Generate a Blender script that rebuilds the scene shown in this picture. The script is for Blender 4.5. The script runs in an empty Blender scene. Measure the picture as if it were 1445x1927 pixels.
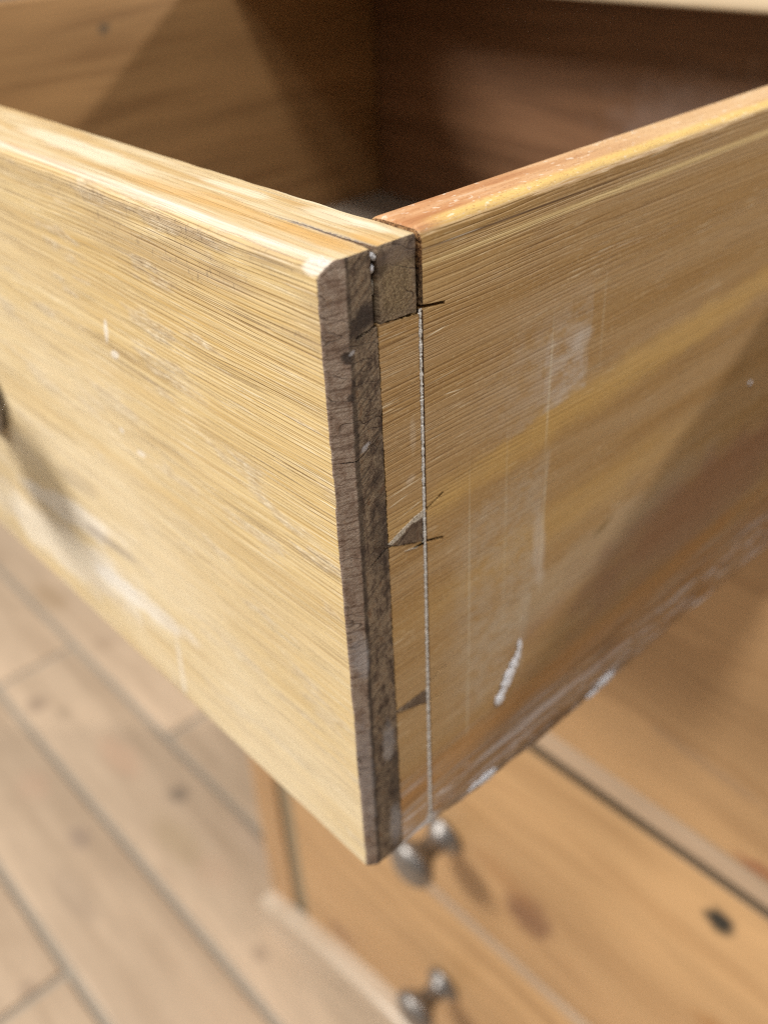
import bpy, bmesh, math, random
from mathutils import Vector, Matrix, noise
random.seed(7)
S = bpy.context.scene
COL = S.collection

# ------------------------------------------------------------------ camera
# world frame: x along the drawer front (its right end at x = 0), y back into the chest, z up, metres.
# The outer top corner of the open drawer is the origin; the floor lies 1.05 m below it.
FLOOR = -1.05
CX = Vector((0.68026561, 0.73181349, -0.04108184))
CY = Vector((-0.39748879, 0.41542079, 0.81818594))
CZ = Vector((0.61582575, -0.54025419, 0.57348413))
cam_d = bpy.data.cameras.new('camera')
cam = bpy.data.objects.new('camera', cam_d); COL.objects.link(cam)
m = Matrix((CX, CY, CZ)).transposed().to_4x4()
m.translation = Vector((0.11798292, -0.09280498, 0.05684332))
cam.matrix_world = m
cam_d.sensor_fit = 'VERTICAL'; cam_d.sensor_height = 24.0; cam_d.sensor_width = 18.0
cam_d.lens = 1777.74 / 1927 * 24.0
cam_d.clip_start = 0.01; cam_d.clip_end = 60
cam_d.dof.use_dof = True
cam_d.dof.focus_distance = 0.183
cam_d.dof.aperture_fstop = 6.5
cam_d.dof.aperture_blades = 0
S.camera = cam
S.cycles.use_denoising = False
S.cycles.filter_width = 1.2
S.cycles.sample_clamp_indirect = 2.0

# ------------------------------------------------------------------ room light
w = bpy.data.worlds.new('World'); S.world = w; w.use_nodes = True
w.node_tree.nodes['Background'].inputs[0].default_value = (1.0, 0.97, 0.93, 1)
w.node_tree.nodes['Background'].inputs[1].default_value = 0.15
S.view_settings.view_transform = 'Standard'; S.view_settings.look = 'None'
S.view_settings.exposure = 0.0; S.view_settings.gamma = 1.0

def lamp(name, direction, dist, size, power, target=(0, 0.1, -0.05), colour=(1, .95, .88)):
    d = Vector(direction).normalized()
    L = bpy.data.lights.new(name, 'AREA'); L.shape = 'DISK'; L.size = size; L.energy = power; L.color = colour
    o = bpy.data.objects.new(name, L); COL.objects.link(o)
    o.location = Vector(target) - d * dist
    o.rotation_euler = d.to_track_quat('-Z', 'Y').to_euler()
    return o
lamp('shop_lamp', (.66, .72, -.50), 2.6, .80, 76, colour=(1, .95, .86))          # front left: knob shadows
lamp('shop_lamp', (-.16, .36, -.96), 2.0, .36, 27, colour=(1, .96, .90))         # overhead
lamp('shop_lamp', (-.50, .58, -.82), 2.4, .3, 9, colour=(1, .95, .88))         # front right
lamp('shop_lamp', (-.50, -1.0, -.70), 3.0, .16, 56, colour=(1, .93, .82))        # behind the chest, right

# ------------------------------------------------------------------ node helpers
class NB:
    def __init__(s, name):
        s.m = bpy.data.materials.new(name); s.m.use_nodes = True
        s.t = s.m.node_tree; s.t.nodes.clear()
        s.out = s.t.nodes.new('ShaderNodeOutputMaterial')
        s.b = s.t.nodes.new('ShaderNodeBsdfPrincipled')
        s.t.links.new(s.b.outputs[0], s.out.inputs[0])
        s.P = s.n('ShaderNodeTexCoord').outputs['Object']
    def n(s, k): return s.t.nodes.new(k)
    def L(s, a, b):
        if isinstance(a, bpy.types.NodeSocket): s.t.links.new(a, b)
        else: b.default_value = a
    def math(s, op, a, b=0.0, c=None, clamp=False):
        n = s.n('ShaderNodeMath'); n.operation = op; n.use_clamp = clamp
        s.L(a, n.inputs[0]); s.L(b, n.inputs[1])
        if c is not None: s.L(c, n.inputs[2])
        return n.outputs[0]
    def sep(s, v):
        n = s.n('ShaderNodeSeparateXYZ'); s.L(v, n.inputs[0]); return n.outputs
    def comb(s, x, y, z):
        n = s.n('ShaderNodeCombineXYZ'); s.L(x, n.inputs[0]); s.L(y, n.inputs[1]); s.L(z, n.inputs[2]); return n.outputs[0]
    def vmul(s, v, k):
        n = s.n('ShaderNodeVectorMath'); n.operation = 'MULTIPLY'; s.L(v, n.inputs[0]); s.L(k, n.inputs[1]); return n.outputs[0]
    def noise(s, v, scale=1.0, detail=2.0, rough=.5, dist=0.0):
        n = s.n('ShaderNodeTexNoise'); s.L(v, n.inputs['Vector']); n.inputs['Scale'].default_value = scale
        n.inputs['Detail'].default_value = detail; n.inputs['Roughness'].default_value = rough; n.inputs['Distortion'].default_value = dist
        return n.outputs[0]
    def ms(s, v, a, b, c=0.0, d=1.0):                        # smooth map range
        n = s.n('ShaderNodeMapRange'); n.interpolation_type = 'SMOOTHSTEP'
        s.L(v, n.inputs[0])
        for i, x in zip((1, 2, 3, 4), (a, b, c, d)): n.inputs[i].default_value = x
        return n.outputs[0]
    def mix(s, f, a, b, mode='MIX'):
        n = s.n('ShaderNodeMix'); n.data_type = 'RGBA'; n.blend_type = mode
        s.L(f, n.inputs[0])
        for k, x in ((6, a), (7, b)):
            if isinstance(x, tuple): n.inputs[k].default_value = (*x, 1)
            else: s.L(x, n.inputs[k])
        return n.outputs[2]
    def ramp(s, f, stops):
        n = s.n('ShaderNodeValToRGB'); s.L(f, n.inputs[0]); e = n.color_ramp.elements
        while len(e) < len(stops): e.new(.5)
        for q, (p, c) in zip(e, stops): q.position = p; q.color = (*c, 1)
        return n.outputs[0]
    def ell(s, v, c, r, rot=0.0, axis='X', warp=None, soft=.35):  # mask: 1 in an ellipsoid at c with radii r
        n = s.n('ShaderNodeMapping'); n.vector_type = 'TEXTURE'
        s.L(v, n.inputs[0]); n.inputs[1].default_value = c; n.inputs[3].default_value = r
        e = [0, 0, 0]; e['XYZ'.index(axis)] = rot; n.inputs[2].default_value = e
        l = s.n('ShaderNodeVectorMath'); l.operation = 'LENGTH'; s.L(n.outputs[0], l.inputs[0])
        d = l.outputs['Value']
        if warp is not None: d = s.math('ADD', d, warp)
        return s.ms(d, 1 - soft, 1 + soft, 1, 0)
    def bump(s, h, dist, strength=1.0, prev=None):
        n = s.n('ShaderNodeBump'); s.L(h, n.inputs['Height']); n.inputs['Distance'].default_value = dist
        n.inputs['Strength'].default_value = strength
        if prev is not None: s.L(prev, n.inputs['Normal'])
        return n.outputs[0]
    def done(s, col, rough=.6, normal=None, spec=.4, metal=0.0):
        s.L(col if not isinstance(col, tuple) else (*col, 1), s.b.inputs['Base Color']); s.L(rough, s.b.inputs['Roughness'])
        s.b.inputs['Specular IOR Level'].default_value = spec; s.b.inputs['Metallic'].default_value = metal
        if normal is not None: s.L(normal, s.b.inputs['Normal'])
        return s.m

def grain_coords(b, along, slope=0.0, wob=.0012, seed=0.0):
    """returns (g, v, d): along the grain, across it on the face, into the board; v carries the waviness."""
    x, y, z = b.sep(b.P)
    g, v, d = {'x': (x, z, y), 'y': (y, z, x), 'z': (z, x, y)}[along]
    base = b.comb(b.math('MULTIPLY_ADD', g, 9.0, seed), b.math('MULTIPLY', v, 22.0), b.math('MULTIPLY', d, 22.0))
    wv = b.math('MULTIPLY', b.math('SUBTRACT', b.noise(base, 1, 1.5), .5), wob * 9)
    base2 = b.comb(b.math('MULTIPLY', g, 60.0), b.math('MULTIPLY', v, 260.0), b.math('MULTIPLY_ADD', d, 260.0, seed))
    w2 = b.math('MULTIPLY', b.math('SUBTRACT', b.noise(base2, 1, 1), .5), wob * .55)
    v2 = b.math('ADD', b.math('ADD', b.math('MULTIPLY_ADD', g, slope, v), wv), w2)
    return g, v2, d

def fibre(b, g, v, d, sg, sv, detail=1.0, rough=.5, off=0.0):
    return b.noise(b.comb(b.math('MULTIPLY_ADD', g, sg, off), b.math('MULTIPLY', v, sv), b.math('MULTIPLY', d, sv)), 1, detail, rough)

def rings(b, g, v, d, per, k, seed=0.0, lo=.70, hi=.96):
    """growth lines: (saw 0..1 across a ring, dark line mask)"""
    w1 = b.noise(b.comb(b.math('MULTIPLY_ADD', g, 1.6, seed), b.math('MULTIPLY', v, 70.0), b.math('MULTIPLY', d, 70.0)), 1, 2, .6)
    w2 = b.noise(b.comb(b.math('MULTIPLY_ADD', g, 26.0, seed), b.math('MULTIPLY', v, 420.0), b.math('MULTIPLY', d, 420.0)), 1, 1.5, .6)
    q = b.math('MULTIPLY_ADD', d, .4, v)
    q = b.math('MULTIPLY_ADD', w1, k, b.math('MULTIPLY', q, 1.0 / per)); q = b.math('MULTIPLY_ADD', w2, 1.1, q)
    fr = b.math('FRACT', q)
    tri = b.math('MULTIPLY', b.math('ABSOLUTE', b.math('SUBTRACT', fr, .5)), 2.0)
    st = b.noise(b.comb(b.math('MULTIPLY_ADD', g, 17.0, seed), b.math('MULTIPLY', v, 330.0), b.math('MULTIPLY', d, 330.0)), 1, 2, .6)
    return fr, b.math('MULTIPLY', b.ms(tri, lo, hi), b.ms(st, .36, .60, .12, 1))

# ------------------------------------------------------------------ materials
def mat_front():
    b = NB('pine_front')
    g, v, d = grain_coords(b, 'x', 0.010, .00045, 3.1)
    x, y, z = b.sep(b.P)
    n1 = fibre(b, g, v, d, 5, 95, 2, .6)                    # broad growth bands
    n2 = fibre(b, g, v, d, 3.2, 620, 2, .6, 4.0)             # rings
    n3 = fibre(b, g, v, d, 19, 1900, 2, .6, 9.0)           # fine fibres
    n4 = fibre(b, g, v, d, 48, 2100, 2, .6, 2.0)          # short pale fibres
    n5 = b.noise(b.vmul(b.P, (900, 2600, 2600)), 1, 2, .6)  # pores
    col = b.ramp(n1, [(.30, (.57, .39, .15)), (.45, (.61, .425, .17)), (.58, (.64, .465, .205)), (.75, (.60, .41, .165))])
    fr, rl = rings(b, g, v, d, .00098, 4.5, 2.0)
    col = b.mix(b.ms(n2, .42, .66, 0, .42), col, (.76, .62, .37))
    col = b.mix(b.ms(n2, .48, .36, 0, .2), col, (.47, .29, .10))
    col = b.mix(b.math('MULTIPLY', b.ms(fr, .1, .45), b.ms(fr, .75, .45, 0, .32)), col, (.80, .68, .44))
    col = b.mix(b.math('MULTIPLY', rl, .62), col, (.27, .155, .06))
    # dark fine lines and pale raised fibres
    dl = b.math('MULTIPLY', b.ms(n3, .45, .36), b.ms(fibre(b, g, v, d, 6, 170, 1, .5, 7.7), .38, .60, .25, 1))
    col = b.mix(b.math('MULTIPLY', dl, .42), col, (.24, .14, .065))
    hl = b.math('MULTIPLY', b.ms(n4, .57, .68), b.ms(n1, .35, .6, .3, 1))
    col = b.mix(b.math('MULTIPLY', hl, .68), col, (.92, .82, .62))
    # worn greyish patches with broken fibres
    wp = b.noise(b.comb(b.math('MULTIPLY', x, 26.0), b.math('MULTIPLY', b.math('MULTIPLY_ADD', x, .05, z), 120.0), 3.0), 1, 3, .6)
    wear = b.ms(wp, .56, .64)
    speck = b.noise(b.vmul(b.P, (330, 1700, 1700)), 1, 3, .7)
    col = b.mix(b.math('MULTIPLY', wear, .50), col, b.ramp(speck, [(.35, (.26, .18, .12)), (.48, (.50, .40, .28)), (.58, (.70, .62, .48)), (.70, (.92, .88, .78))]))
    # browner strip under the top edge, soot in the grain
    top = b.ms(z, -.024, -.002); tn = b.ms(b.noise(b.comb(b.math('MULTIPLY', x, 22.0), b.math('MULTIPLY', z, 160.0), 1.0), 1, 3), .36, .62)
    side = b.ms(x, -.10, -.01, .45, 1)
    tm = b.math('MULTIPLY', b.math('MULTIPLY', top, b.ms(z, .0012, -.0006)), b.math('MULTIPLY', tn, side))
    col = b.mix(b.math('MULTIPLY', tm, .75), col, (.34, .235, .14))
    tick = b.ms(b.noise(b.vmul(b.P, (900, 900, 420)), 1, 1), .60, .70)
    col = b.mix(b.math('MULTIPLY', b.math('MULTIPLY', tick, tm), .6), col, (.12, .08, .06))
    # paler, whiter wash towards the lower left
    pale = b.math('MULTIPLY', b.ms(b.math('MULTIPLY_ADD', x, -.55, b.math('MULTIPLY', z, -1.0)), .045, .17), b.ms(b.noise(b.vmul(b.P, (16, 16, 60)), 1, 2), .25, .65, .35, 1))
    col = b.mix(b.math('MULTIPLY', pale, .62), col, (.80, .69, .50))
    wn = b.math('MULTIPLY', b.math('SUBTRACT', b.noise(b.vmul(b.P, (60, 60, 110)), 1, 3), .5), 1.6)
    for c, r, rot, k in (((-.0865, 0, -.036), (.0009, 1, .0030), .3, .5), ((-.0845, 0, -.0415), (.0020, 1, .0010), -.3, .5),
                         ((-.0905, 0, -.0653), (.0011, 1, .0009), 0, .5), ((-.0822, 0, -.0690), (.0020, 1, .0008), -.2, .4),
                         ((-.145, 0, -.118), (.034, 1, .0055), -.16, .42), ((-.110, 0, -.133), (.030, 1, .0045), -.1, .38),
                         ((-.087, 0, -.148), (.0012, 1, .013), .1, .32), ((-.160, 0, -.140), (.06, 1, .012), -.1, .3),
                         ((-.0036, 0, .0003), (.0026, 2, .0014), 0, .45)):
        col = b.mix(b.math('MULTIPLY', b.ell(b.P, c, r, rot, 'Y', wn, .3), k), col, (.90, .90, .90))
    for c, r, rot, k in (((-.118, 0, -.1165), (.018, 1, .0022), -.1, .5), ((-.132, 0, -.100), (.012, 1, .0035), -.1, .3)):
        col = b.mix(b.math('MULTIPLY', b.ell(b.P, c, r, rot, 'Y', wn, .5), k), col, (.25, .20, .17))
    # top face: smoother golden pine, pale streaks
    topf = b.math('MULTIPLY', b.ms(z, .0000, .0013), 1.0)
    t1 = b.noise(b.comb(b.math('MULTIPLY', x, 14.0), b.math('MULTIPLY_ADD', x, 9, b.math('MULTIPLY', y, 330.0)), 0.0), 1, 2.5, .55)
    t2 = b.noise(b.comb(b.math('MULTIPLY', x, 60.0), b.math('MULTIPLY', y, 2400.0), 1.0), 1, 2, .55)
    tc = b.ramp(t1, [(.28, (.46, .29, .12)), (.42, (.56, .40, .20)), (.54, (.62, .49, .30)), (.7, (.70, .60, .42))])
    tc = b.mix(b.ms(t2, .5, .34, 0, .3), tc, (.42, .22, .08))
    bev = b.ms(y, .0042, .0024)                              # worn arris, bare pinkish wood
    tc = b.mix(b.math('MULTIPLY', bev, .9), tc, b.ramp(b.noise(b.comb(b.math('MULTIPLY', x, 20.0), b.math('MULTIPLY', y, 1300.0), b.math('MULTIPLY', z, 1300.0)), 1, 2), [(.35, (.60, .46, .35)), (.6, (.78, .69, .60))]))
    for c, r, k in (((-.012, .0085, .0015), (.012, .0022, .02), .6), ((-.045, .0085, .0015), (.03, .0022, .02), .45), ((-.003, .0140, .0015), (.005, .0018, .02), .5)):
        tc = b.mix(b.math('MULTIPLY', b.ell(b.P, c, r, .03, 'Z', wn, .5), k), tc, (.60, .33, .09))
    cr = b.math('MULTIPLY', b.ell(b.P, (-.010, .0114, .0015), (.019, .00065, .02), .02, 'Z', wn, .5), b.ms(b.noise(b.vmul(b.P, (1500, 2500, 2500)), 1, 2), .36, .56, .2, 1))
    tc = b.mix(b.math('MULTIPLY', cr, .9), tc, (.17, .15, .17))
    tc = b.mix(b.math('MULTIPLY', b.ell(b.P, (-.0036, .0008, .001), (.0030, .0020, .004), 0, 'Z', b.math('MULTIPLY', b.math('SUBTRACT', b.noise(b.vmul(b.P, (700, 700, 700)), 1, 3, .7), .5), 2.6), .4), .8), tc, b.ramp(b.noise(b.vmul(b.P, (2500, 2500, 2500)), 1, 2), [(.38, (.36, .33, .32)), (.6, (.76, .76, .80))]))
    for c, r, a in (((-.017, .0178, .0015), (.010, .0022, .02), .05), ((-.048, .0165, .0015), (.012, .0014, .02), .03), ((-.009, .0185, .0015), (.005, .0016, .02), 0), ((-.105, .012, .0015), (.03, .003, .02), 0)):
        tc = b.mix(b.math('MULTIPLY', b.ell(b.P, c, r, a, 'Z', wn, .4), .45), tc, (.82, .76, .62))
    col = b.mix(topf, col, tc)
    h = b.math('ADD', b.math('MULTIPLY', n2, .35), b.math('MULTIPLY', n3, .7)); h = b.math('SUBTRACT', h, b.math('MULTIPLY', rl, .55))
    h = b.math('SUBTRACT', h, b.math('MULTIPLY', dl, .5)); h = b.math('ADD', h, b.math('MULTIPLY', hl, .25))
    h = b.math('ADD', h, b.math('MULTIPLY', b.math('MULTIPLY', wear, speck), .6))
    nrm = b.bump(h, .00030, .8); nrm = b.bump(n5, .00006, .6, nrm)
    return b.done(col, b.ms(n1, .3, .7, .52, .66), nrm, .4)

def mat_endgrain():
    b = NB('weathered_endgrain')
    x, y, z = b.sep(b.P)
    cham = b.ms(b.math('SUBTRACT', y, b.math('MULTIPLY_ADD', z, .0135, .0048)), -.0003, .0003, 1, 0)
    wz = b.math('MULTIPLY', b.math('SUBTRACT', b.noise(b.vmul(b.P, (1, 160, 60)), 1, 2), .5), .0012)
    z2 = b.math('ADD', z, wz)
    rings = b.noise(b.comb(0.0, b.math('MULTIPLY', y, 60.0), b.math('MULTIPLY', z2, 1150.0)), 1, 2.5, .7)
    saw = b.noise(b.comb(0.0, b.math('MULTIPLY', b.math('ADD', z, b.math('MULTIPLY', y, .9)), 90.0), b.math('MULTIPLY', b.math('SUBTRACT', z, b.math('MULTIPLY', y, .75)), 1300.0)), 1, 2.5, .65)
    mott = b.noise(b.vmul(b.P, (1, 420, 240)), 1, 4, .68)
    fine = b.noise(b.vmul(b.P, (1, 2300, 2300)), 1, 4, .75)
    c1 = b.ramp(mott, [(.34, (.27, .18, .13)), (.45, (.36, .26, .20)), (.56, (.45, .35, .28)), (.68, (.38, .265, .19))])
    c1 = b.mix(b.ms(rings, .49, .39, 0, .6), c1, (.14, .08, .055)); c1 = b.mix(b.ms(rings, .56, .66, 0, .35), c1, (.48, .39, .31))
    c2 = b.ramp(mott, [(.36, (.05, .03, .02)), (.45, (.15, .10, .068)), (.55, (.27, .20, .135)), (.66, (.19, .11, .062))])
    c2 = b.mix(b.ms(saw, .52, .36, 0, .62), c2, (.045, .03, .022))
    c2 = b.mix(b.ms(saw, .56, .70, 0, .4), c2, (.36, .30, .22))
    col = b.mix(cham, c2, c1)
    col = b.mix(b.ms(fine, .45, .32, 0, .75), col, (.045, .03, .022))
    col = b.mix(b.ms(fine, .57, .70, 0, .5), col, (.50, .42, .33))
    # pin at the top: yellower, crumbly; dirt stain in the lap beside it
    wn = b.math('MULTIPLY', b.math('SUBTRACT', b.noise(b.vmul(b.P, (1, 500, 500)), 1, 3), .5), 1.5)
    col = b.mix(b.math('MULTIPLY', b.ell(b.P, (0, .0165, -.007), (1, .0045, .0060), 0, 'X', wn, .6), .55), col, b.ramp(fine, [(.36, (.09, .05, .02)), (.5, (.26, .18, .09)), (.62, (.52, .40, .22))]))
    col = b.mix(b.math('MULTIPLY', b.ell(b.P, (0, .0170, -.0008), (1, .0046, .0018), 0, 'X', wn, .4), .5), col, (.22, .165, .14))
    for c, r, a, k in (((0, .0088, -.0098), (1, .0028, .0024), .4, .85), ((0, .0062, -.0117), (1, .0018, .0028), 0, .55),
                       ((0, .0095, -.060), (1, .0028, .009), 0, .45), ((0, .0105, -.045), (1, .0016, .012), 0, .35), ((0, .0040, -.0165), (1, .0009, .0011), .4, .9),
                       ((0, .0042, -.0245), (1, .0007, .0007), 0, .8), ((0, .0075, -.13), (1, .003, .02), 0, .3), ((0, .0046, -.05), (1, .0006, .06), -.012, .6), ((0, .0032, -.135), (1, .0006, .04), -.012, .75), ((0, .0102, -.140), (1, .0014, .02), 0, .5)):
        col = b.mix(b.math('MULTIPLY', b.ell(b.P, c, r, a, 'X', wn, .45), k), col, (.035, .024, .02))
    for c, r, a, k in (((0, .0022, -.088), (1, .0018, .006), 0, .45), ((0, .0015, -.128), (1, .0016, .02), 0, .3), ((0, .0085, -.120), (1, .0018, .006), 0, .35),
                       ((0, .0068, -.0360), (1, .0011, .0006), .5, .7), ((0, .0052, -.0158), (1, .0007, .0004), .5, .7), ((0, .0095, -.152), (1, .0022, .007), 0, .35)):
        col = b.mix(b.math('MULTIPLY', b.ell(b.P, c, r, a, 'X', wn, .45), k), col, (.52, .50, .52))
    for c, r in (((0, .0185, -.0630), (1, .0030, .0030)), ((0, .0190, -.1130), (1, .0028, .0028))):
        col = b.mix(b.math('MULTIPLY', b.ell(b.P, c, r, 0, 'X', wn, .4), .5), col, (.10, .06, .04))
    # thin dark checks following the rings
    ck = b.noise(b.comb(0.0, b.math('MULTIPLY', y, 110.0), b.math('MULTIPLY', z2, 260.0)), 1, 1)
    ckm = b.math('MULTIPLY', b.ms(b.math('ABSOLUTE', b.math('SUBTRACT', ck, .5)), .012, .002), b.ms(b.noise(b.vmul(b.P, (1, 90, 70)), 1, 1), .46, .60))
    col = b.mix(b.math('MULTIPLY', ckm, .6), col, (.04, .02, .015))
    h = b.math('ADD', b.math('MULTIPLY', fine, .7), b.math('ADD', b.math('MULTIPLY', saw, .6), b.math('MULTIPLY', rings, .5)))
    h = b.math('SUBTRACT', h, b.math('MULTIPLY', ckm, .5))
    nrm = b.bump(h, .0007, .9)
    return b.done(col, .72, nrm, .3)

def mat_side(name='pine_side', outer=True):
    b = NB(name)
    g, v, d = grain_coords(b, 'y', 0.004, .0005, 11.0)
    x, y, z = b.sep(b.P)
    n1 = fibre(b, g, v, d, 6, 90, 2, .6)
    n2 = fibre(b, g, v, d, 9, 650, 2, .55, 4.0)
    n3 = fibre(b, g, v, d, 45, 1800, 2, .6, 9.0)
    n4 = fibre(b, g, v, d, 110, 2000, 1, .5, 2.0)
    n5 = b.noise(b.vmul(b.P, (2600, 1100, 2600)), 1, 2, .6)
    col = b.ramp(n1, [(.28, (.34, .195, .07)), (.44, (.39, .24, .10)), (.58, (.42, .275, .135)), (.75, (.37, .215, .08))])
    fr, rl = rings(b, g, v, d, .00105, 7.0, 5.0, .55, .98)
    col = b.mix(b.ms(n2, .52, .34, 0, .28), col, (.34, .19, .07))
    col = b.mix(b.math('MULTIPLY', rl, .27), col, (.24, .135, .05))
    col = b.mix(b.ms(b.noise(b.vmul(b.P, (1500, 700, 1500)), 1, 3, .7), .52, .68, 0, .3), col, (.62, .48, .29))
    dl = b.math('MULTIPLY', b.ms(n3, .45, .35), b.ms(b.noise(b.vmul(b.P, (40, 40, 60)), 1, 2), .38, .62, .15, 1))
    col = b.mix(b.math('MULTIPLY', dl, .30), col, (.18, .10, .045))
    hl = b.math('MULTIPLY', b.ms(n4, .62, .72), b.ms(b.noise(b.vmul(b.P, (50, 50, 70)), 1, 1), .45, .65))
    col = b.mix(b.math('MULTIPLY', hl, .45), col, (.80, .68, .48))
    wn = b.math('MULTIPLY', b.math('SUBTRACT', b.noise(b.vmul(b.P, (60, 60, 90)), 1, 3, .6), .5), 1.7)
    if outer:
        def st(lst, c):
            nonlocal col
            for ce, r, a, k, soft in lst:
                col = b.mix(b.math('MULTIPLY', b.ell(b.P, ce, r, a, 'X', wn, soft), k), col, c)
        # golden band and grey hazy residue
        st([((0, .105, -.052), (1, .085, .0048), .07, .55, .6), ((0, .075, -.085), (1, .05, .006), .03, .3, .7), ((0, .030, -.004), (1, .03, .008), 0, .2, .6)], (.62, .40, .13))
        st([
            ((0, .090, -.105), (1, .05, .008), .1, .3, .5)], (.50, .44, .35))
        st([((0, .0735, -.0365), (1, .0040, .0026), .2, .35, .4), ((0, .0625, -.090), (1, .0024, .012), .12, .35, .5)], (.66, .62, .58))
        def hb(v_, a, c): return b.ms(v_, a, c)
        yw = b.math('ADD', y, b.math('MULTIPLY', wn, .0012)); zw = b.math('ADD', z, b.math('MULTIPLY', wn, .0013))
        zl = b.math('MULTIPLY_ADD', y, -.10, zw)             # follows the golden grain band
        pt = b.ms(b.noise(b.vmul(b.P, (120, 160, 300)), 1, 4, .7), .36, .60, .15, 1)
        e1 = b.math('MULTIPLY', b.math('MULTIPLY', hb(yw, .0770, .0762), hb(yw, .030, .066)), b.math('MULTIPLY', hb(zl, -.0580, -.0572), hb(zw, -.018, -.034)))
        col = b.mix(b.math('MULTIPLY', b.math('MULTIPLY', e1, pt), .34), col, (.54, .48, .42))
        e1b = b.math('MULTIPLY', b.math('MULTIPLY', hb(b.math('MULTIPLY_ADD', z, .12, yw), .0700, .0694), hb(yw, .060, .0612)), b.math('MULTIPLY', hb(zl, -.0575, -.0568), hb(zw, -.030, -.036)))
        col = b.mix(b.math('MULTIPLY', b.math('MULTIPLY', e1b, pt), .26), col, (.60, .54, .50))
        e2 = b.math('MULTIPLY', b.math('MULTIPLY', hb(b.math('MULTIPLY_ADD', z, -.10, y), .0715, .0708), hb(yw, .024, .040)), b.math('MULTIPLY', hb(zl, -.140, -.132), hb(zl, -.066, -.074)))
        col = b.mix(b.math('MULTIPLY', b.math('MULTIPLY', e2, pt), .36), col, (.50, .44, .36))
        # thin vertical scratches left by tape
        for yy, z0, r, a, k in ((.0625, -.045, .016, .0, .4), (.0635, -.083, .020, .0, .38), (.0365, -.088, .030, .01, .3), (.0365, -.135, .02, .0, .3), (.049, -.08, .03, .02, .18), (.081, -.034, .011, .02, .2)):
            col = b.mix(b.math('MULTIPLY', b.ell(b.P, (0, yy, z0), (1, .00028, r), a, 'X', None, .5), k), col, (.74, .68, .52))
        for yy, z0, r_, a, k in ((.0168, -.0502, .0042, .06, .7), (.0150, -.0525, .0030, .16, .6), (.0190, -.0560, .0030, .22, .6), (.0310, -.0335, .0030, -.14, .6), (.0262, -.0188, .0028, .12, .6), (.0305, -.0735, .0020, .1, .35), (.0275, -.0290, .006, .05, .35), (.0258, -.1005, .0016, .25, .4)):
            col = b.mix(b.math('MULTIPLY', b.ell(b.P, (0, yy, z0), (1, r_, .00013), a, 'X', b.math('MULTIPLY', wn, .25), .5), k), col, (.80, .70, .52))
        # red-brown, worn lower edge where the drawer runs
        low = b.ms(z, -.134, -.143)
        ln = b.noise(b.comb(1.0, b.math('MULTIPLY', y, 24.0), b.math('MULTIPLY', z, 420.0)), 1, 3, .6)
        lc = b.ramp(ln, [(.3, (.19, .105, .055)), (.42, (.37, .19, .07)), (.52, (.42, .27, .15)), (.60, (.32, .22, .16)), (.70, (.56, .47, .43))])
        col = b.mix(b.math('MULTIPLY', low, .9), col, lc)
        st([((0, .070, -.1545), (1, .034, .0012), -.01, .75, .5), ((0, .055, -.160), (1, .018, .0008), 0, .5, .5)], (.66, .58, .56))
        st([((0, .060, -.1655), (1, .05, .0022), 0, .6, .5), ((0, .100, -.1500), (1, .006, .0022), 0, .35, .6)], (.13, .085, .06))
        st([((0, .0905, -.0985), (1, .004, .0013), .3, .5, .5)], (.16, .10, .03))
        pn = b.math('MULTIPLY', b.ms(z, -.147, -.156), b.ms(b.noise(b.comb(4.0, b.math('MULTIPLY', y, 60.0), b.math('MULTIPLY', z, 520.0)), 1, 3, .65), .53, .62))
        col = b.mix(b.math('MULTIPLY', pn, .75), col, (.62, .57, .57))
        st([((0, .15, -.118), (1, .075, .016), .08, .55, .5)], (.28, .16, .11))
        st([((0, .100, -.1395), (1, .095, .0042), .075, .62, .5)], (.43, .215, .065))
        st([((0, .150, -.112), (1, .045, .010), .1, .35, .6)], (.30, .13, .06))
        # pale glue line along the bottom of the joint
        st([((0, .016, -.1628), (1, .0075, .0013), .05, .75, .4), ((0, .0222, -.1615), (1, .0013, .0022), 0, .7, .4)], (.62, .62, .66))
        # top edge band: dark line, pale stripe
        col = b.mix(b.math('MULTIPLY', b.ell(b.P, (0, .12, -.0048), (1, .12, .0007), 0, 'X', None, .6), .65), col, (.78, .60, .30))
        col = b.mix(b.math('MULTIPLY', b.ell(b.P, (0, .052, -.0021), (1, .032, .00022), -.004, 'X', None, .6), .85), col, (.08, .035, .015))
        col = b.mix(b.math('MULTIPLY', b.ell(b.P, (0, .033, -.0019), (1, .005, .00010), -.004, 'X', None, .4), .8), col, (.85, .75, .6))
        # pin scars
        st([((0, .0195, -.0385), (1, .0007, .0035), 0, .3, .6), ((0, .0185, -.049), (1, .0014, .001), .3, .45, .5)], (.60, .50, .38))
        # top face: red-brown old surface, yellow arris
        topf = b.ms(z, .0006, .0016)
        t1 = b.noise(b.comb(b.math('MULTIPLY', x, 300.0), b.math('MULTIPLY', y, 30.0), 5.0), 1, 3, .6)
        tc = b.ramp(t1, [(.30, (.40, .17, .07)), (.46, (.50, .25, .115)), (.58, (.58, .33, .17)), (.72, (.62, .42, .28))])
        far = b.ms(y, .03, .12); tc = b.mix(b.math('MULTIPLY', far, .55), tc, (.68, .50, .28))
        yel = b.ms(b.math('ADD', x, b.math('MULTIPLY', wn, .0010)), -.0050, -.0020); yel = b.math('MULTIPLY', yel, b.ms(y, .0235, .033))
        tc = b.mix(b.math('MULTIPLY', yel, .85), tc, (.72, .50, .17))
        tc = b.mix(b.math('MULTIPLY', b.ms(b.noise(b.vmul(b.P, (900, 500, 900)), 1, 2), .62, .72), .5), tc, (.85, .78, .66))
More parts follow.
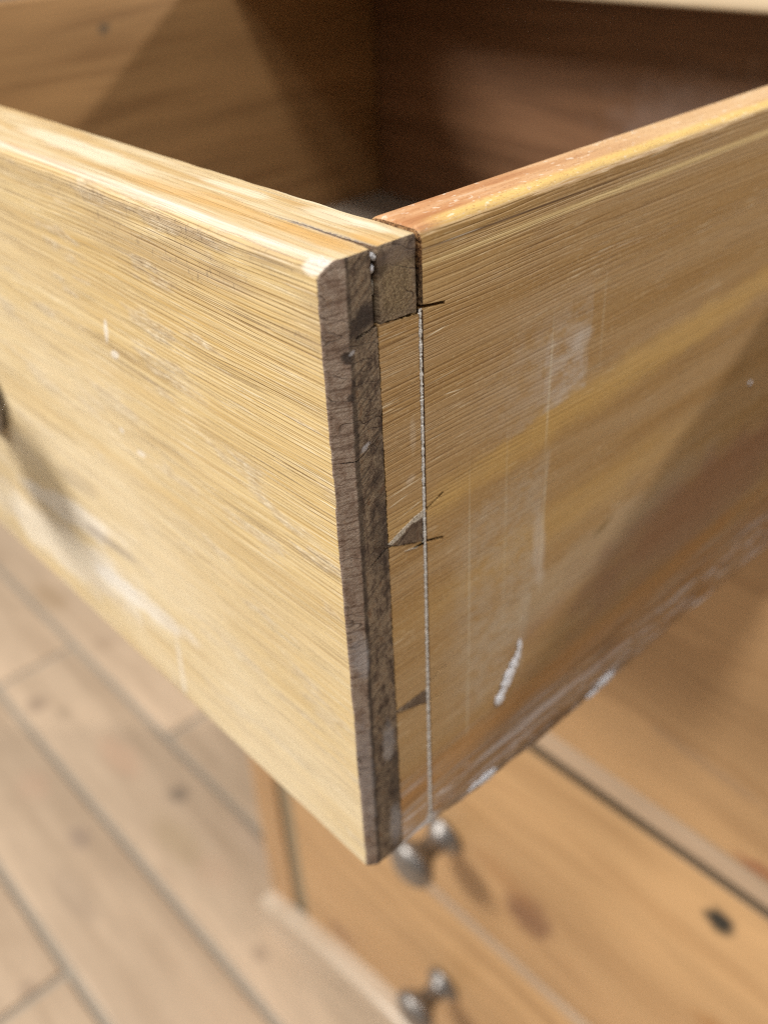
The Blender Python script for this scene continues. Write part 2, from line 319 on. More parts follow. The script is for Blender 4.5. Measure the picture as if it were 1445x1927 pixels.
        tc = b.mix(b.math('MULTIPLY', b.ms(n5, .44, .32), .4), tc, (.25, .10, .04))
        col = b.mix(topf, col, tc)
    h = b.math('ADD', b.math('MULTIPLY', n2, .3), b.math('MULTIPLY', n3, .6)); h = b.math('SUBTRACT', h, b.math('MULTIPLY', dl, .4)); h = b.math('SUBTRACT', h, b.math('MULTIPLY', rl, .6))
    nrm = b.bump(h, .00022, .75); nrm = b.bump(n5, .00004, .6, nrm)
    return b.done(col, b.ms(n1, .3, .7, .48, .6), nrm, .4)

def mat_rawend():
    b = NB('crumbly_endgrain')
    n = b.noise(b.vmul(b.P, (2300, 2300, 1500)), 1, 3, .7)
    n2 = b.noise(b.vmul(b.P, (250, 250, 120)), 1, 2)
    col = b.ramp(n, [(.36, (.03, .012, .006)), (.48, (.16, .075, .03)), (.58, (.38, .20, .08)), (.72, (.62, .45, .26))])
    col = b.mix(b.ms(b.sep(b.P)[2], -.002, -.007, 0, .75), col, b.ramp(n, [(.45, (.02, .014, .01)), (.62, (.12, .085, .05)), (.8, (.40, .33, .25))]))
    return b.done(b.mix(b.ms(n2, .4, .6, 0, .2), col, (.2, .1, .05)), .8, b.bump(n, .0005, 1), .2)

def mat_dust(name, base=(.58, .57, .58), dark=(.20, .19, .20)):
    b = NB(name)
    n = b.noise(b.vmul(b.P, (3000, 3000, 2400)), 1, 3, .7)
    return b.done(b.ramp(n, [(.38, dark), (.52, base), (.7, tuple(min(1, c * 1.5) for c in base))]), .8, b.bump(n, .0003, .8), .3)

def mat_plain_pine(name, along, tint, dark, wobble=.004, rough=.5, ringsc=120, knots_or_sheen=(), seed=0.0, streak=.4, contrast=1.0):
    b = NB(name)
    g, v, d = grain_coords(b, along, 0.0, wobble, seed)
    oi = b.n('ShaderNodeObjectInfo').outputs['Random']
    off = b.math('MULTIPLY', oi, 7.0)
    n1 = b.noise(b.comb(b.math('MULTIPLY_ADD', g, 2.2, off), b.math('MULTIPLY', v, 28.0), b.math('MULTIPLY', d, 28.0)), 1, 3, .55)
    n2 = b.noise(b.comb(b.math('MULTIPLY_ADD', g, 5.0, off), b.math('MULTIPLY', v, float(ringsc)), b.math('MULTIPLY', d, float(ringsc))), 1, 2, .6)
    n3 = b.noise(b.comb(b.math('MULTIPLY_ADD', g, 20.0, off), b.math('MULTIPLY', v, 900.0), b.math('MULTIPLY', d, 900.0)), 1, 2, .6)
    mid = tuple((p * .6 + q * .4) for p, q in zip(tint, dark)); lt = tuple(min(.9, p * (1 + .18 * contrast)) for p in tint)
    col = b.ramp(n1, [(.30, mid), (.47, tint), (.62, lt), (.78, tint)])
    col = b.mix(b.ms(n2, .52, .34, 0, streak), col, dark)
    col = b.mix(b.ms(n3, .48, .34, 0, .25), col, dark)
    wn = b.math('MULTIPLY', b.math('SUBTRACT', b.noise(b.vmul(b.P, (110, 110, 110)), 1, 2), .5), 1.2)
    for c, r, a, ax, colk, k in knots_or_sheen:
        col = b.mix(b.math('MULTIPLY', b.ell(b.P, c, r, a, ax, wn, .45), k), col, colk)
    nrm = b.bump(b.math('ADD', n2, n3), .0002, .4)
    return b.done(col, rough, nrm, .45)

M = {}
M['front'] = mat_front(); M['end'] = mat_endgrain(); M['side'] = mat_side(); M['raw'] = mat_rawend()
M['dust'] = mat_dust('scribe_dust', (.72, .70, .68), (.42, .39, .36)); M['filler'] = mat_dust('pale_filler', (.52, .47, .40), (.20, .15, .10))
M['paint'] = mat_dust('paint_spatter', (.80, .82, .90), (.60, .60, .66)); M['chip'] = mat_dust('grey_chip', (.62, .62, .64), (.12, .10, .10))
M['inner'] = mat_plain_pine('old_inner_pine', 'y', (.34, .195, .085), (.13, .055, .018), .0012, .42, 90,
    knots_or_sheen=[((-.41, .185, -.017), (1, .0032, .0028), 0, 'X', (.05, .055, .05), .8)], streak=.35)
M['inner_back'] = mat_plain_pine('old_back_pine', 'x', (.23, .12, .065), (.09, .04, .02), .0015, .38, 90, streak=.35,
    knots_or_sheen=[((-.20, .383, -.085), (.006, 1, .006), 0, 'Y', (.05, .03, .025), .7), ((-.14, .383, -.075), (.06, 1, .03), 0, 'Y', (.34, .25, .22), .5)])  # small knot, then a soft lit patch painted into the back panel's colour
M['bottom'] = mat_plain_pine('dusty_bottom', 'x', (.30, .25, .20), (.14, .10, .07), .003, .7, 90)
M['chest'] = mat_plain_pine('honey_pine', 'x', (.57, .355, .175), (.38, .21, .09), .005, .42, 60, seed=2.0, streak=.35, contrast=.7, knots_or_sheen=[
    ((-.126, .245, -.604), (.021, 1, .022), .4, 'Y', (.20, .085, .045), .8), ((.008, .245, -.457), (.0085, 1, .0095), 0, 'Y', (.010, .016, .018), .97),
    ((-.150, .245, -.585), (.03, 1, .012), .3, 'Y', (.45, .23, .09), .4), ((-.375, .245, -.925), (.022, 1, .012), -.2, 'Y', (.30, .16, .10), .6),
    ((.02, .245, -.395), (.012, 1, .006), 0, 'Y', (.33, .12, .06), .7), ((-.02, .245, -.345), (.035, 1, .004), .1, 'Y', (.36, .24, .15), .45),
    ((.03, .245, -.56), (.02, 1, .01), .1, 'Y', (.40, .18, .05), .5), ((-.30, .245, -.86), (.05, 1, .008), -.2, 'Y', (.48, .28, .12), .5)])
M['rail'] = mat_plain_pine('pale_rail', 'x', (.52, .385, .27), (.38, .26, .17), .003, .45, 60)
M['stile'] = mat_plain_pine('orange_stile', 'z', (.58, .365, .19), (.42, .24, .11), .003, .45, 60)
M['recess'] = mat_plain_pine('dark_recess', 'z', (.36, .30, .205), (.26, .20, .13), .003, .6, 60)
M['topb'] = mat_plain_pine('pale_top', 'x', (.74, .60, .42), (.6, .45, .3), .003, .5, 60, contrast=.4, streak=.2)
M['plinth'] = mat_plain_pine('pale_plinth', 'x', (.64, .53, .42), (.5, .39, .28), .003, .30, 60)
fk = []
M['floor'] = mat_plain_pine('floor_plank', 'x', (.57, .435, .315), (.42, .305, .21), .006, .38, 34, seed=5.0, streak=.3, contrast=.8, knots_or_sheen=[
    ((-1.08, .193, FLOOR), (.020, .016, 1), 0, 'Z', (.20, .14, .11), 0.46), ((-1.03, .215, FLOOR), (.016, .012, 1), 0, 'Z', (.28, .21, .15), 0.34), ((-.765, .259, FLOOR), (.016, .014, 1), 0, 'Z', (.15, .125, .11), 0.53),
    ((-.80, .12, FLOOR), (.022, .013, 1), 0, 'Z', (.28, .21, .18), 0.43), ((-.486, .199, FLOOR), (.012, .009, 1), 0, 'Z', (.28, .20, .15), 0.43), ((-.72, .07, FLOOR), (.05, .016, 1), 0, 'Z', (.34, .26, .20), 0.31),
    ((-.70, .215, FLOOR), (.05, .02, 1), 0, 'Z', (.40, .30, .17), 0.31), ((-.89, .235, FLOOR), (.05, .02, 1), 0, 'Z', (.62, .36, .24), 0.31), ((-.93, .115, FLOOR), (.03, .02, 1), 0, 'Z', (.62, .38, .27), 0.25),
    ((-.645, -.03, FLOOR), (.014, .012, 1), 0, 'Z', (.30, .22, .17), 0.37), ((-1.32, .335, FLOOR), (.05, .02, 1), 0, 'Z', (.30, .19, .09), 0.37), ((-1.13, .345, FLOOR), (.02, .02, 1), 0, 'Z', (.33, .23, .16), 0.31),
    ((-.62, .225, FLOOR), (.03, .02, 1), 0, 'Z', (.58, .40, .28), 0.31), ((-.60, .29, FLOOR), (.08, .015, 1), 0, 'Z', (.66, .52, .42), 0.25)])
M['gap_shade'] = mat_plain_pine('shaded_gap_edge', 'x', (.17, .12, .075), (.09, .06, .035))  # aged edge wood, its colour darkened to stand for shade in the drawer gaps
b = NB('grout'); M['grout'] = b.done((.38, .335, .28), .8)
b = NB('pewter'); nz = b.noise(b.P, 300, 2); M['pewter'] = b.done(b.ramp(nz, [(.3, (.22, .20, .19)), (.7, (.40, .385, .38))]), .44, b.bump(nz, .0004, .4), .5, .88)

# ------------------------------------------------------------------ object helpers
def tag(o, label=None, cat=None, group=None, kind=None):
    for k, val in (('label', label), ('category', cat), ('group', group), ('kind', kind)):
        if val: o[k] = val
    return o
def empty(name, loc):
    o = bpy.data.objects.new(name, None); o.location = loc; o.empty_display_size = .02; COL.objects.link(o); return o
def wmat(p):
    mm = Matrix.Translation(p.location)
    return wmat(p.parent) @ mm if (p.parent and p.type == 'EMPTY') else (mm if p.type == 'EMPTY' else Matrix())
def link(o, parent):
    COL.objects.link(o)
    if parent is not None:
        o.parent = parent
        if parent.type == 'EMPTY': o.matrix_parent_inverse = Matrix.Translation(-Vector(parent.location))
    return o
def mesh_obj(name, verts, faces, mats, parent=None, fm=None, smooth=True, ang=35):
    me = bpy.data.meshes.new(name); me.from_pydata(verts, [], faces)
    bm = bmesh.new(); bm.from_mesh(me); bmesh.ops.recalc_face_normals(bm, faces=bm.faces); bm.to_mesh(me); bm.free()
    for mt in mats: me.materials.append(mt)
    if fm:
        for p in me.polygons: p.material_index = fm(p.center, p.normal)
    me.shade_smooth() if smooth else me.shade_flat()
    if smooth: me.set_sharp_from_angle(angle=math.radians(ang))
    return link(bpy.data.objects.new(name, me), parent)
def box_grid(xs, ys, zs, f):
    idx = {}; verts = []; faces = []
    nx, ny, nz_ = len(xs) - 1, len(ys) - 1, len(zs) - 1
    def V(i, j, k):
        q = (i, j, k)
        if q not in idx: idx[q] = len(verts); verts.append(f(xs[i], ys[j], zs[k]))
        return idx[q]
    for i in range(nx):
        for j in range(ny):
            faces.append((V(i, j, 0), V(i, j+1, 0), V(i+1, j+1, 0), V(i+1, j, 0)))
            faces.append((V(i, j, nz_), V(i+1, j, nz_), V(i+1, j+1, nz_), V(i, j+1, nz_)))
    for i in range(nx):
        for k in range(nz_):
            faces.append((V(i, 0, k), V(i+1, 0, k), V(i+1, 0, k+1), V(i, 0, k+1)))
            faces.append((V(i, ny, k), V(i, ny, k+1), V(i+1, ny, k+1), V(i+1, ny, k)))
    for j in range(ny):
        for k in range(nz_):
            faces.append((V(0, j, k), V(0, j, k+1), V(0, j+1, k+1), V(0, j+1, k)))
            faces.append((V(nx, j, k), V(nx, j+1, k), V(nx, j+1, k+1), V(nx, j, k+1)))
    return verts, faces
def steps(a, b_, r, step0, step1=None, dense_end=None):
    """samples from a to b_, fine within r of both ends; between them step0, growing to step1 away from dense_end"""
    out = [a, a + r * .25, a + r * .55, a + r]
    x = a + r
    while True:
        st = step0
        if step1 is not None:
            t = abs(x - dense_end) / abs(b_ - a); st = step0 + (step1 - step0) * t
        x += st
        if x > b_ - r - st * .4: break
        out.append(x)
    return out + [b_ - r, b_ - r * .55, b_ - r * .25, b_]
def N(x, y, z, s, k=0): return noise.noise(Vector((x * s + k, y * s, z * s + k * .3)))
def rounder(lo, hi, r, jit=0.0, sc=200.0):
    lo, hi = Vector(lo), Vector(hi)
    def f(x, y, z):
        p = Vector((x, y, z)); rr = r * (1 + .5 * N(x, y, z, 90)) if jit else r
        q = Vector((min(max(p[i], lo[i] + rr), hi[i] - rr) for i in range(3)))
        d = p - q
        if d.length > 1e-9: p = q + d.normalized() * min(rr, d.length if max(abs(d[i]) for i in range(3)) < rr * .999 and False else rr)
        if jit: p += Vector((N(x, y, z, sc, 1), N(x, y, z, sc, 2), N(x, y, z, sc, 3))) * jit
        return p
    return f
def rbox(name, lo, hi, mt, parent=None, r=.002, fm=None, mats=None, extra=None):
    ax = [[lo[i], lo[i] + r * .3, lo[i] + r, hi[i] - r, hi[i] - r * .3, hi[i]] for i in range(3)]
    f = rounder(lo, hi, r)
    v, fa = box_grid(*ax, (lambda x, y, z: extra(f(x, y, z))) if extra else f)
    return mesh_obj(name, v, fa, mats or [mt], parent, fm)
def ss(x, a, b_):
    t = min(max((x - a) / (b_ - a), 0), 1); return t * t * (3 - 2 * t)
def prism(polys, axis, a, b_):
    """bmesh of closed prisms: each poly [(u, v)..] spans the other two axes, extruded along axis from a to b_"""
    verts, faces = [], []
    for P in polys:
        n0 = len(verts); k = len(P)
        for t in (a, b_):
            for u, v in P: verts.append({'x': (t, u, v), 'y': (u, t, v), 'z': (u, v, t)}[axis])
        faces.append(tuple(range(n0, n0 + k))); faces.append(tuple(range(n0 + 2 * k - 1, n0 + k - 1, -1)))
        for i in range(k): faces.append((n0 + i, n0 + (i + 1) % k, n0 + k + (i + 1) % k, n0 + k + i))
    return verts, faces
def cut(o, cutters):
    for v, f in cutters:
        me = bpy.data.meshes.new('cutter'); me.from_pydata(v, [], f)
        bm = bmesh.new(); bm.from_mesh(me); bmesh.ops.recalc_face_normals(bm, faces=bm.faces); bm.to_mesh(me); bm.free()
        me.materials.append(M['end'])
        c = bpy.data.objects.new('cutter', me); COL.objects.link(c)
        md = o.modifiers.new('cut', 'BOOLEAN'); md.operation = 'DIFFERENCE'; md.solver = 'EXACT'; md.object = c
        dg = bpy.context.evaluated_depsgraph_get(); dg.update()
        me = bpy.data.meshes.new_from_object(o.evaluated_get(dg)); o.modifiers.clear()
        if len(me.polygons) > .8 * len(o.data.polygons): o.data = me      # keep only a sound result
        bpy.data.objects.remove(c)
    o.data.shade_smooth(); o.data.set_sharp_from_angle(angle=math.radians(35))
def jag(P, step=.0006, amp=.00012, seed=0, only=None):
    out = []; k = len(P); rnd = random.Random(seed)
    for i in range(k):
        a, c = Vector(P[i]), Vector(P[(i + 1) % k]); n = max(1, int((c - a).length / step))
        if only is not None and i not in only: out.append(tuple(a)); continue
        nn = Vector((-(c - a).y, (c - a).x)).normalized()
        for j in range(n):
            p = a.lerp(c, j / n)
            if j: p = p + nn * amp * rnd.uniform(-1, 1)
            out.append(tuple(p))
    return out

# ------------------------------------------------------------------ floor
fl = mesh_obj('floor', [(-4, -4, FLOOR - .005), (4, -4, FLOOR - .005), (4, 5, FLOOR - .005), (-4, 5, FLOOR - .005)], [(0, 1, 2, 3)], [M['grout']], smooth=False)
tag(fl, kind='structure')
PW, PL = .1440, 1.20
starts = {2: -.870, 1: -1.165, 0: -1.40, -1: -.634}
row = -10
while row <= 18:
    y0 = .017 + row * PW
    x0 = starts.get(row, -.87 + (row * .37) % PL) - 3 * PL
    for i in range(6):
        a = x0 + i * PL
        if a > 2.4 or a + PL < -3.6: continue
        rbox('plank', (a + .0055, y0 + .0055, FLOOR - .012), (a + PL - .0055, y0 + PW - .0055, FLOOR), M['floor'], fl, .0025)
    row += 1

# ------------------------------------------------------------------ the chest
D = .245
chest = tag(empty('chest_of_drawers', (-.2, .45, FLOOR)), 'honey coloured pine chest whose top drawer stands open, on the plank floor', 'chest of drawers')
LX, RX = -.512, .098
rbox('top_board', (LX - .02, .264, .0026), (RX + .02, .72, .0150), M['topb'], chest, .003)
for a, c in ((LX, LX + .018), (RX - .018, RX)):
    rbox('side_panel', (a, D + .022, FLOOR + .02), (c, .70, .0020), M['chest'], chest, .001)
rbox('back_panel', (LX + .02, .69, FLOOR + .03), (RX - .02, .699, .0020), M['inner_back'], chest, .001)
rbox('stile', (LX, D, FLOOR + .02), (-.4665, D + .0215, .0020), M['stile'], chest, .0015)
rbox('stile', (.0555, D, FLOOR + .02), (RX, D + .0215, .0020), M['stile'], chest, .0015)
rbox('drawer_guide', (-.4660, D + .0045, FLOOR + .06), (-.4400, D + .0215, .0015), M['recess'], chest, .001)
rbox('drawer_guide', (.0120, D + .007, -.170), (.0550, D + .0215, .0015), M['recess'], chest, .001)
rbox('rail', (-.4395, D + .001, -.186), (.055, D + .40, -.1725), M['rail'], chest, .0015)
rbox('rail', (-.4395, D + .003, -.4245), (.055, D + .05, -.4035), M['rail'], chest, .0025)
rbox('rail', (-.4395, D - .0012, -.6905), (.055, D + .05, -.6795), M['rail'], chest, .003)
def ztop(x): return -.928 - .062 * ((x + .2) / .30) ** 2
def zbot(x): return FLOOR + .060 * (1 - ss(abs(x + .2), .14, .275)) + .0008
xs = [(-.514 + i * .626 / 60) for i in range(61)]
vv = []; ff = []
prof = lambda x: [(.2455, ztop(x)), (.232, ztop(x)), (.2275, ztop(x) - .001), (.2245, ztop(x) - .004), (.2235, ztop(x) - .012), (.2250, ztop(x) - .017), (.2265, zbot(x) + .002), (.2285, zbot(x)), (.2455, zbot(x))]
for x in xs: vv += [(x, y, z) for y, z in prof(x)]
k = 9
for i in range(60):
    for j in range(k): ff.append((i*k+j, i*k+(j+1) % k, (i+1)*k+(j+1) % k, (i+1)*k+j))
ff += [tuple(range(k)), tuple(range(60*k+k-1, 60*k-1, -1))]
mesh_obj('plinth', vv, ff, [M['plinth']], chest)
rbox('plinth_return', (-.5155, .2465, FLOOR + .0008), (-.5125, .70, -1.001), M['plinth'], chest, .0005)

def knob(parent, x, y, z):
    pr = [(0, .0165), (.0025, .0174), (.0050, .0160), (.0080, .0110), (.014, .0088), (.022, .0092), (.028, .0135), (.0315, .0180), (.0355, .0212), (.0400, .0214), (.0440, .0186), (.0475, .0125), (.0488, .0050), (.0491, .0)]
    if not bpy.data.meshes.get('knob'):
        v = []; f = []; n = 40
        for t, r in pr:
            for i in range(n):
                a = 2 * math.pi * i / n; v.append((r * math.cos(a), -t, r * math.sin(a)))
        for j in range(len(pr) - 1):
            for i in range(n): f.append((j*n+i, j*n+(i+1) % n, (j+1)*n+(i+1) % n, (j+1)*n+i))
        f.append(tuple(range(n)))
        me = bpy.data.meshes.new('knob'); me.from_pydata(v, [], f)
        bm = bmesh.new(); bm.from_mesh(me); bmesh.ops.remove_doubles(bm, verts=bm.verts, dist=1e-6); bmesh.ops.recalc_face_normals(bm, faces=bm.faces); bm.to_mesh(me); bm.free()
        me.materials.append(M['pewter']); me.shade_smooth()
    o = bpy.data.objects.new('knob', bpy.data.meshes['knob']); link(o, parent); o.location = (x, y, z)
    return o

def closed_drawer(z0, z1, label, kx, kz):
    e = tag(empty('closed_drawer', (-.2, D, z0)), label, 'drawer', 'closed drawers of the pine chest')
    rbox('front_board', (-.4385, D, z0), (.0545, D + .020, z1), M['chest'], e, .0012, lambda c, n: 1 if n.y > -.45 else 0, [M['chest'], M['gap_shade']])
    for a, c in ((-.430, -.418), (.034, .046)): rbox('side_board', (a, D + .0205, z0 + .004), (c, D + .38, z1 - .01), M['inner'], e, .0008)
    knob(e, kx, D - .0002, kz)
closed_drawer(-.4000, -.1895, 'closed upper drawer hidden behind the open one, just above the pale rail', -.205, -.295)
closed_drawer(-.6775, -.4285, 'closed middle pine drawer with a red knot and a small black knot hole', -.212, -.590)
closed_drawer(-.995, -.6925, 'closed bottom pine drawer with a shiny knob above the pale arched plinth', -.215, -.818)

# ------------------------------------------------------------------ the open drawer
dr = tag(empty('open_drawer', (-.2125, .19, -.168)), 'pulled out pine drawer showing its dovetailed corner with grey weathered end grain', 'drawer')

# front board
def chw(z): return .0048 + .0135 * z
xs = steps(-.425, 0, .0010, .0009, .007, 0.0)
xs = sorted(set([round(x, 6) for x in xs]))
ys = [0, .0003, .0007, .0012, .0018, .0025, .0033, .0041, .0046, .0052, .0066, .0084, .0102, .0120, .0140, .0160, .0180, .0196, .0206, .0211, .0214, .0218]
zs = [-.1632, -.1630, -.1626, -.1620, -.161]
z = -.161
while z < -.0020: z += .0014; zs.append(z)
zs += [-.0006, 0.0, .0004, .0008, .0012, .0015]
rf = rounder((-.425, 0, -.1632), (0, .0218, .0015), .0005)
def fmap(x, y, z):
    p = rf(x, y, z)
    # worn top front arris: slopes down to the face
    wob = 1 + .35 * N(x, 0, 0, 35, 4) + .25 * N(x, 0, 0, 160, 5)
    c = .0036 * wob
    if z > -.0015 and y < .0046:
        p.z -= .0017 * ss(z, -.0015, .0012) * (max(0, 1 - y / c) ** 1.3) * (1 + .5 * ss(x, -.01, 0))
    # sloped worn strip down the front of the end face
    cw = chw(z)
    if x > -.006 and y < cw:
        p.x -= .0017 * ss(x, -.003, 0) * (1 - y / cw) * (1 + .25 * N(0, 0, z, 60))
    if x > -.12:
        k = ss(x, -.12, -.05)
        p += Vector((N(x, y, z, 300, 7) * .00010 * (x > -.002), N(x * .15, y, z, 420, 8) * .00009 * k, N(x * .3, y, z, 260, 9) * .00008 * k))
    if x > -.0015 and z < .0008:                       # uneven end face
        p.x += .00022 * N(0, y, z, 170, 21) + .00012 * N(0, y, z, 600, 23)
    # fine dents on the top
    if z > .0014 and y > .004: p.z += .00016 * N(x, y, 0, 130, 11)
    return p
v, f = box_grid(xs, ys, zs, fmap)
front = mesh_obj('front_board', v, f, [M['front'], M['end']], dr, lambda c, n: 1 if (c.x > -.0022 and n.x > .3) else 0)
T = [[(.0113, -.0125), (.0300, -.0136), (.0300, -.0560), (.0221, -.0588), (.0113, -.0620)],
     [(.0113, -.0624), (.0221, -.0663), (.0300, -.0690), (.0300, -.1090), (.0221, -.1117), (.0113, -.1118)],
     [(.0113, -.1121), (.0221, -.1162), (.0300, -.1190), (.0300, -.1750), (.0113, -.1750)]]
cutters = [prism([jag(P, .0010, .00016, i + 1, None)], 'x', -.0126, .004) for i, P in enumerate(T)]
cutters.append(prism([[(-.030, .01125), (-.020, .01122), (-.012, .0110), (-.0095, .01102), (-.0072, .01085), (-.0050, .01092), (-.0032, .01066), (-.0020, .01072), (-.0008, .01045), (.003, .0103), (.003, .0121), (-.0006, .0120), (-.0014, .01178), (-.0030, .01182), (-.0042, .01158), (-.0064, .01160), (-.0085, .01140), (-.012, .01144), (-.020, .01136)]], 'z', -.0130, .004))   # split behind the lap
cutters.append(prism([jag([(.0062, -.0141), (.0112, -.0127), (.0116, -.0121), (.0062, -.0132)], .0009, .00015, 9)], 'x', -.0030, .004))
cutters.append(prism([jag([(.0008, -.03750), (.0046, -.0381), (.0105, -.0352), (.0105, -.0354), (.0046, -.0385), (.0008, -.0377)], .0012, .00004, 10)], 'x', -.0012, .004))
cutters.append(prism([jag([(.0058, -.0648), (.0085, -.0634), (.0112, -.0622), (.0112, -.0627), (.0085, -.0641)], .0010, .00014, 11)], 'x', -.0020, .004))
cutters.append(prism([jag([(.0020, -.0790), (.0062, -.0822), (.0062, -.0824)], .0010, .00003, 12)], 'x', -.0012, .004))
cutters.append(prism([[(.0210, -.0142), (.0300, -.0142), (.0300, .0100), (.0212, .0100)]], 'x', -.50, .004))
cut(front, cutters)
for p in front.data.polygons:
    if p.material_index == 0 and p.center.x > -.0127 and p.center.y > .0105 and p.center.z < -.0004 and p.normal.y < .9: p.material_index = 1

# dovetail: the side board's tails lie in the sockets; the side board itself starts at the scribe line
sb_lo, sb_hi = (-.0135, .02235, -.1676), (0.0, .3840, .0018)
ys = sorted(set([round(q, 6) for q in [sb_lo[1], .0225, .0228] + steps(sb_lo[1] + .0006, sb_hi[1], .0006, .0009, .008, sb_lo[1])]))
xs = [-.0135, -.0133, -.0128, -.0120, -.010, -.008, -.006, -.0045, -.0034, -.0026, -.0019, -.0013, -.0008, -.0004, -.0002, 0]
zs = [-.1676, -.1674, -.1670, -.1662, -.1650, -.1638, -.1625]
z = -.1625
while z < -.0025: z += .0016; zs.append(z)
zs += [-.0008, -.0002, .0003, .0007, .0011, .0014, .0016, .0018]
rs = rounder(sb_lo, sb_hi, .0004)
def smap(x, y, z):
    p = rs(x, y, z)
    wob = 1 + .6 * N(0, y, 0, 55, 4) + .4 * N(0, y, 0, 190, 5)
    c = .0016 * max(.15, wob)
    if z > -.001 and x > -c: p.z -= .0011 * ss(z, -.001, .0014) * (1 + x / c) ** 1.2 * max(.3, wob)
    if z > .001 and x < -.0112: p.z -= .0009 * ((-.0112 - x) / .0023) ** 1.5
    if y < .0235 and z > .0005: p.z -= .0006 * (1 - ss(y, .0222, .0236))
    if y > .0226:
        p.x += .00006 * N(0, y * .2, z, 330, 8)
    if z < -.150:                                        # split, worn running edge
        t = 1 - ss(z, -.166, -.150)
        st = math.floor(6 * N(0, y * .5, 0, 60, 14)) / 6
        p.z += t * (.0016 * st + .0007 * N(0, y, 0, 240, 15)) + (t * .004 * (1 - ss(y, .022, .045)))
        if x > -.002: p.x += .0006 * t * N(0, y * .25, z, 360, 16)
    return p
v, f = box_grid(xs, ys, zs, smap)
side = mesh_obj('side_board', v, f, [M['side'], M['raw']], dr, lambda c, n: 1 if c.y < .0227 else 0)
def slot(a, b_, wa, wb, seed):
    a, b_ = Vector(a), Vector(b_); n = Vector((-(b_ - a).y, (b_ - a).x)).normalized()
    return jag([tuple(a + n * wa), tuple(b_ + n * wb), tuple(b_ - n * wb), tuple(a - n * wa)], .0012, .00003, seed)
cut(side, [prism([slot((.0200, -.01235), (.0287, -.0136), .00048, .00036, 1)], 'x', -.0040, .003),
           prism([slot((.0210, -.05905), (.0279, -.0565), .00048, .00038, 2)], 'x', -.0035, .003),
           prism([slot((.0210, -.0663), (.0279, -.0685), .00046, .00040, 3)], 'x', -.0040, .003),
           prism([slot((.0210, -.1099), (.0286, -.1080), .00028, .00018, 4)], 'x', -.0025, .003),
           prism([slot((.0210, -.1162), (.0286, -.1169), .00036, .00024, 5)], 'x', -.0030, .003)])
for i, P in enumerate(([(.01165, -.0128), (.02195, -.01385), (.02195, -.0587), (.01165, -.0617)],
                       [(.01165, -.0627), (.02195, -.0666), (.02195, -.1113), (.01165, -.1115)],
                       [(.01165, -.1124), (.02195, -.1165), (.02195, -.1632), (.01165, -.1629)])):
    P = jag(P, .00045, .00020, 20 + i)
    v, f = prism([P], 'x', -.0124, -.00012)
    mesh_obj('dovetail_tail', v, f, [M['side']], side)
# scribe line: a shallow groove packed with pale dust, and the dust itself lumpy
vv = []; ff = []; zz = -.0128; rnd = random.Random(5); rowi = 0
while zz > -.1632:
    xo = .00002 + .00007 * rnd.random() * (1 if rnd.random() < .85 else -2.2)
    wv_ = 1 + .55 * N(0, 0, zz, 700, 3) + .35 * ss(zz, -.09, -.15)
    for q, dy in enumerate((-.00040, -.00018, .00008, .00034)):
        dy *= wv_
        vv.append((xo - (0 if q in (1, 2) else .00014) + rnd.uniform(-1, 1) * .00005, .02215 + dy + rnd.uniform(-1, 1) * .00006, zz))
    if rowi:
        for q in range(3): ff.append((rowi*4-4+q, rowi*4-3+q, rowi*4+1+q, rowi*4+q))
    rowi += 1; zz -= .00026
sc_ = mesh_obj('scribe_line', vv, ff, [M['dust']], side)
# fillers along the pin edges
for P in ([(.0114, -.0617), (.0150, -.0602), (.0195, -.0586), (.0217, -.0582), (.0218, -.0598), (.0200, -.0600), (.0160, -.0612), (.0125, -.0624)],
          [(.0195, -.0670), (.0218, -.0664), (.0218, -.0671), (.0160, -.0660)]):
    v, f = prism([jag(P, .0006, .00007, 31)], 'x', -.002, .00003)
    mesh_obj('joint_filler', v, f, [M['filler']], front)
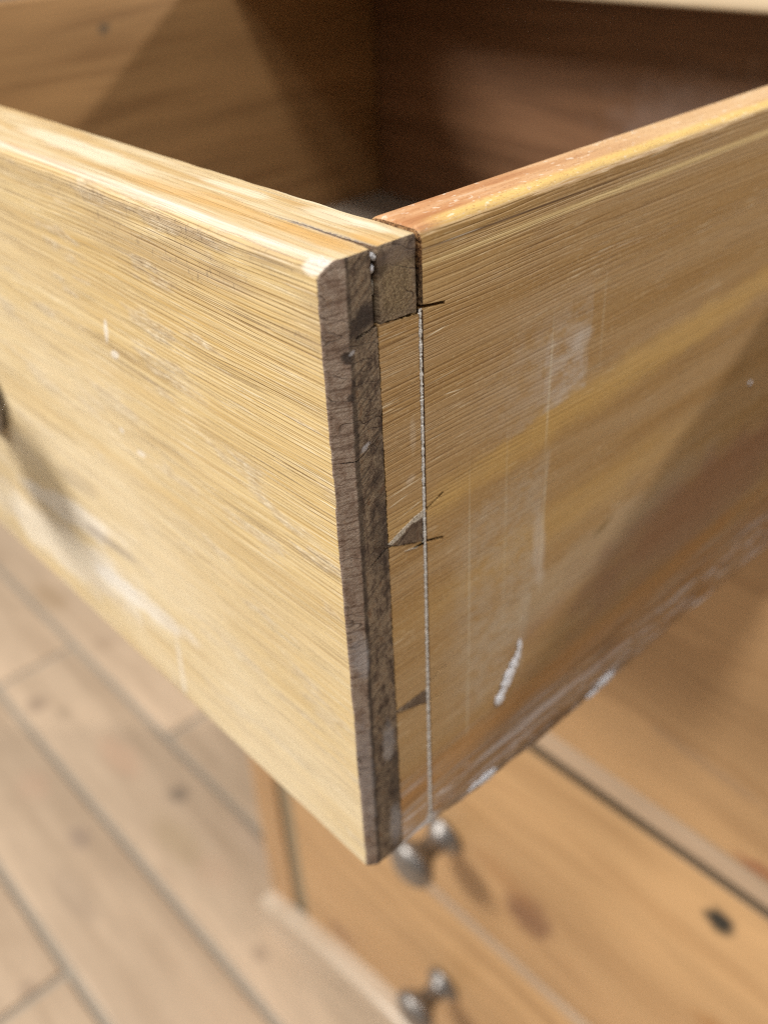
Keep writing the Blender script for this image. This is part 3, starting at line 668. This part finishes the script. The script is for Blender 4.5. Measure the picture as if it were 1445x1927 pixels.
# grey dried chips at the mouth of the split
rnd = random.Random(3)
def chip(c, r, mt, parent, name, seed, fl=(1, 1, 1)):
    bm = bmesh.new(); bmesh.ops.create_icosphere(bm, subdivisions=3, radius=1)
    for q in bm.verts:
        n = noise.noise(q.co * 2.2 + Vector((seed, 0, 0))) * .45 + noise.noise(q.co * 6 + Vector((0, seed, 0))) * .2
        q.co = q.co * (1 + n); q.co = Vector((q.co.x * r * fl[0], q.co.y * r * fl[1], q.co.z * r * fl[2])) + Vector(c)
    me = bpy.data.meshes.new(name); bm.to_mesh(me); bm.free(); me.materials.append(mt); me.shade_smooth()
    return link(bpy.data.objects.new(name, me), parent)
chip((-.0010, .0113, -.0001), .0008, M['chip'], front, 'splinter', 1, (1.6, .75, .8))
chip((-.0030, .0113, .0006), .0006, M['chip'], front, 'splinter', 4, (2.2, .5, .7))
chip((-.0007, .0111, -.0022), .0007, M['paint'], front, 'splinter', 2, (.6, .8, .9))
chip((-.0010, .0113, -.0058), .0004, M['filler'], front, 'splinter', 6, (.8, .8, 3.4))
chip((-.0006, .0098, -.0118), .0004, M['chip'], front, 'splinter', 8, (.5, 1.8, .7))
chip((-.0004, .0104, -.0086), .00028, M['chip'], front, 'splinter', 9, (.6, 1.0, 1.3))
# dried paint and plaster spots on the side
for i, (y, z, r, fy, fz, a) in enumerate(((.0566, -.1210, .0011, .7, 2.6, 0), (.0558, -.1240, .0012, 1.0, 1.6, 0), (.0545, -.1262, .0015, 1.15, 1.7, 0), (.0528, -.1288, .0016, 1.35, 1.5, 0), (.0518, -.1308, .0018, 1.2, 1.2, 0), (.0504, -.1335, .0013, 1.1, 1.2, 0), (.0492, -.1352, .0017, 1.0, 1.3, 0),
                                    (.1020, -.1655, .0022, 2.2, .9, 0), (.0955, -.1668, .0016, 2.0, .7, 0), (.0450, -.1640, .0018, 2.2, 1.0, 0), (.0400, -.1635, .0013, 2.2, .8, 0), (.1622, -.0815, .0009, 1, .8, 0))):
    chip((.0002, y, z), r, M['paint'], side, 'paint_spot', 40 + i, (.22, fy, fz))

# the rest of the drawer box
rbox('side_board', (-.4250, .0220, -.1640), (-.4105, .3840, .0018), M['inner'], dr, .0012)
rbox('back_board', (-.4100, .3832, -.1640), (-.0140, .3965, -.0010), M['inner_back'], dr, .0012)
rbox('bottom_board', (-.4100, .0220, -.1560), (-.0140, .3828, -.1500), M['bottom'], dr, .0005)
knob(dr, -.193, -.0002, -.088)
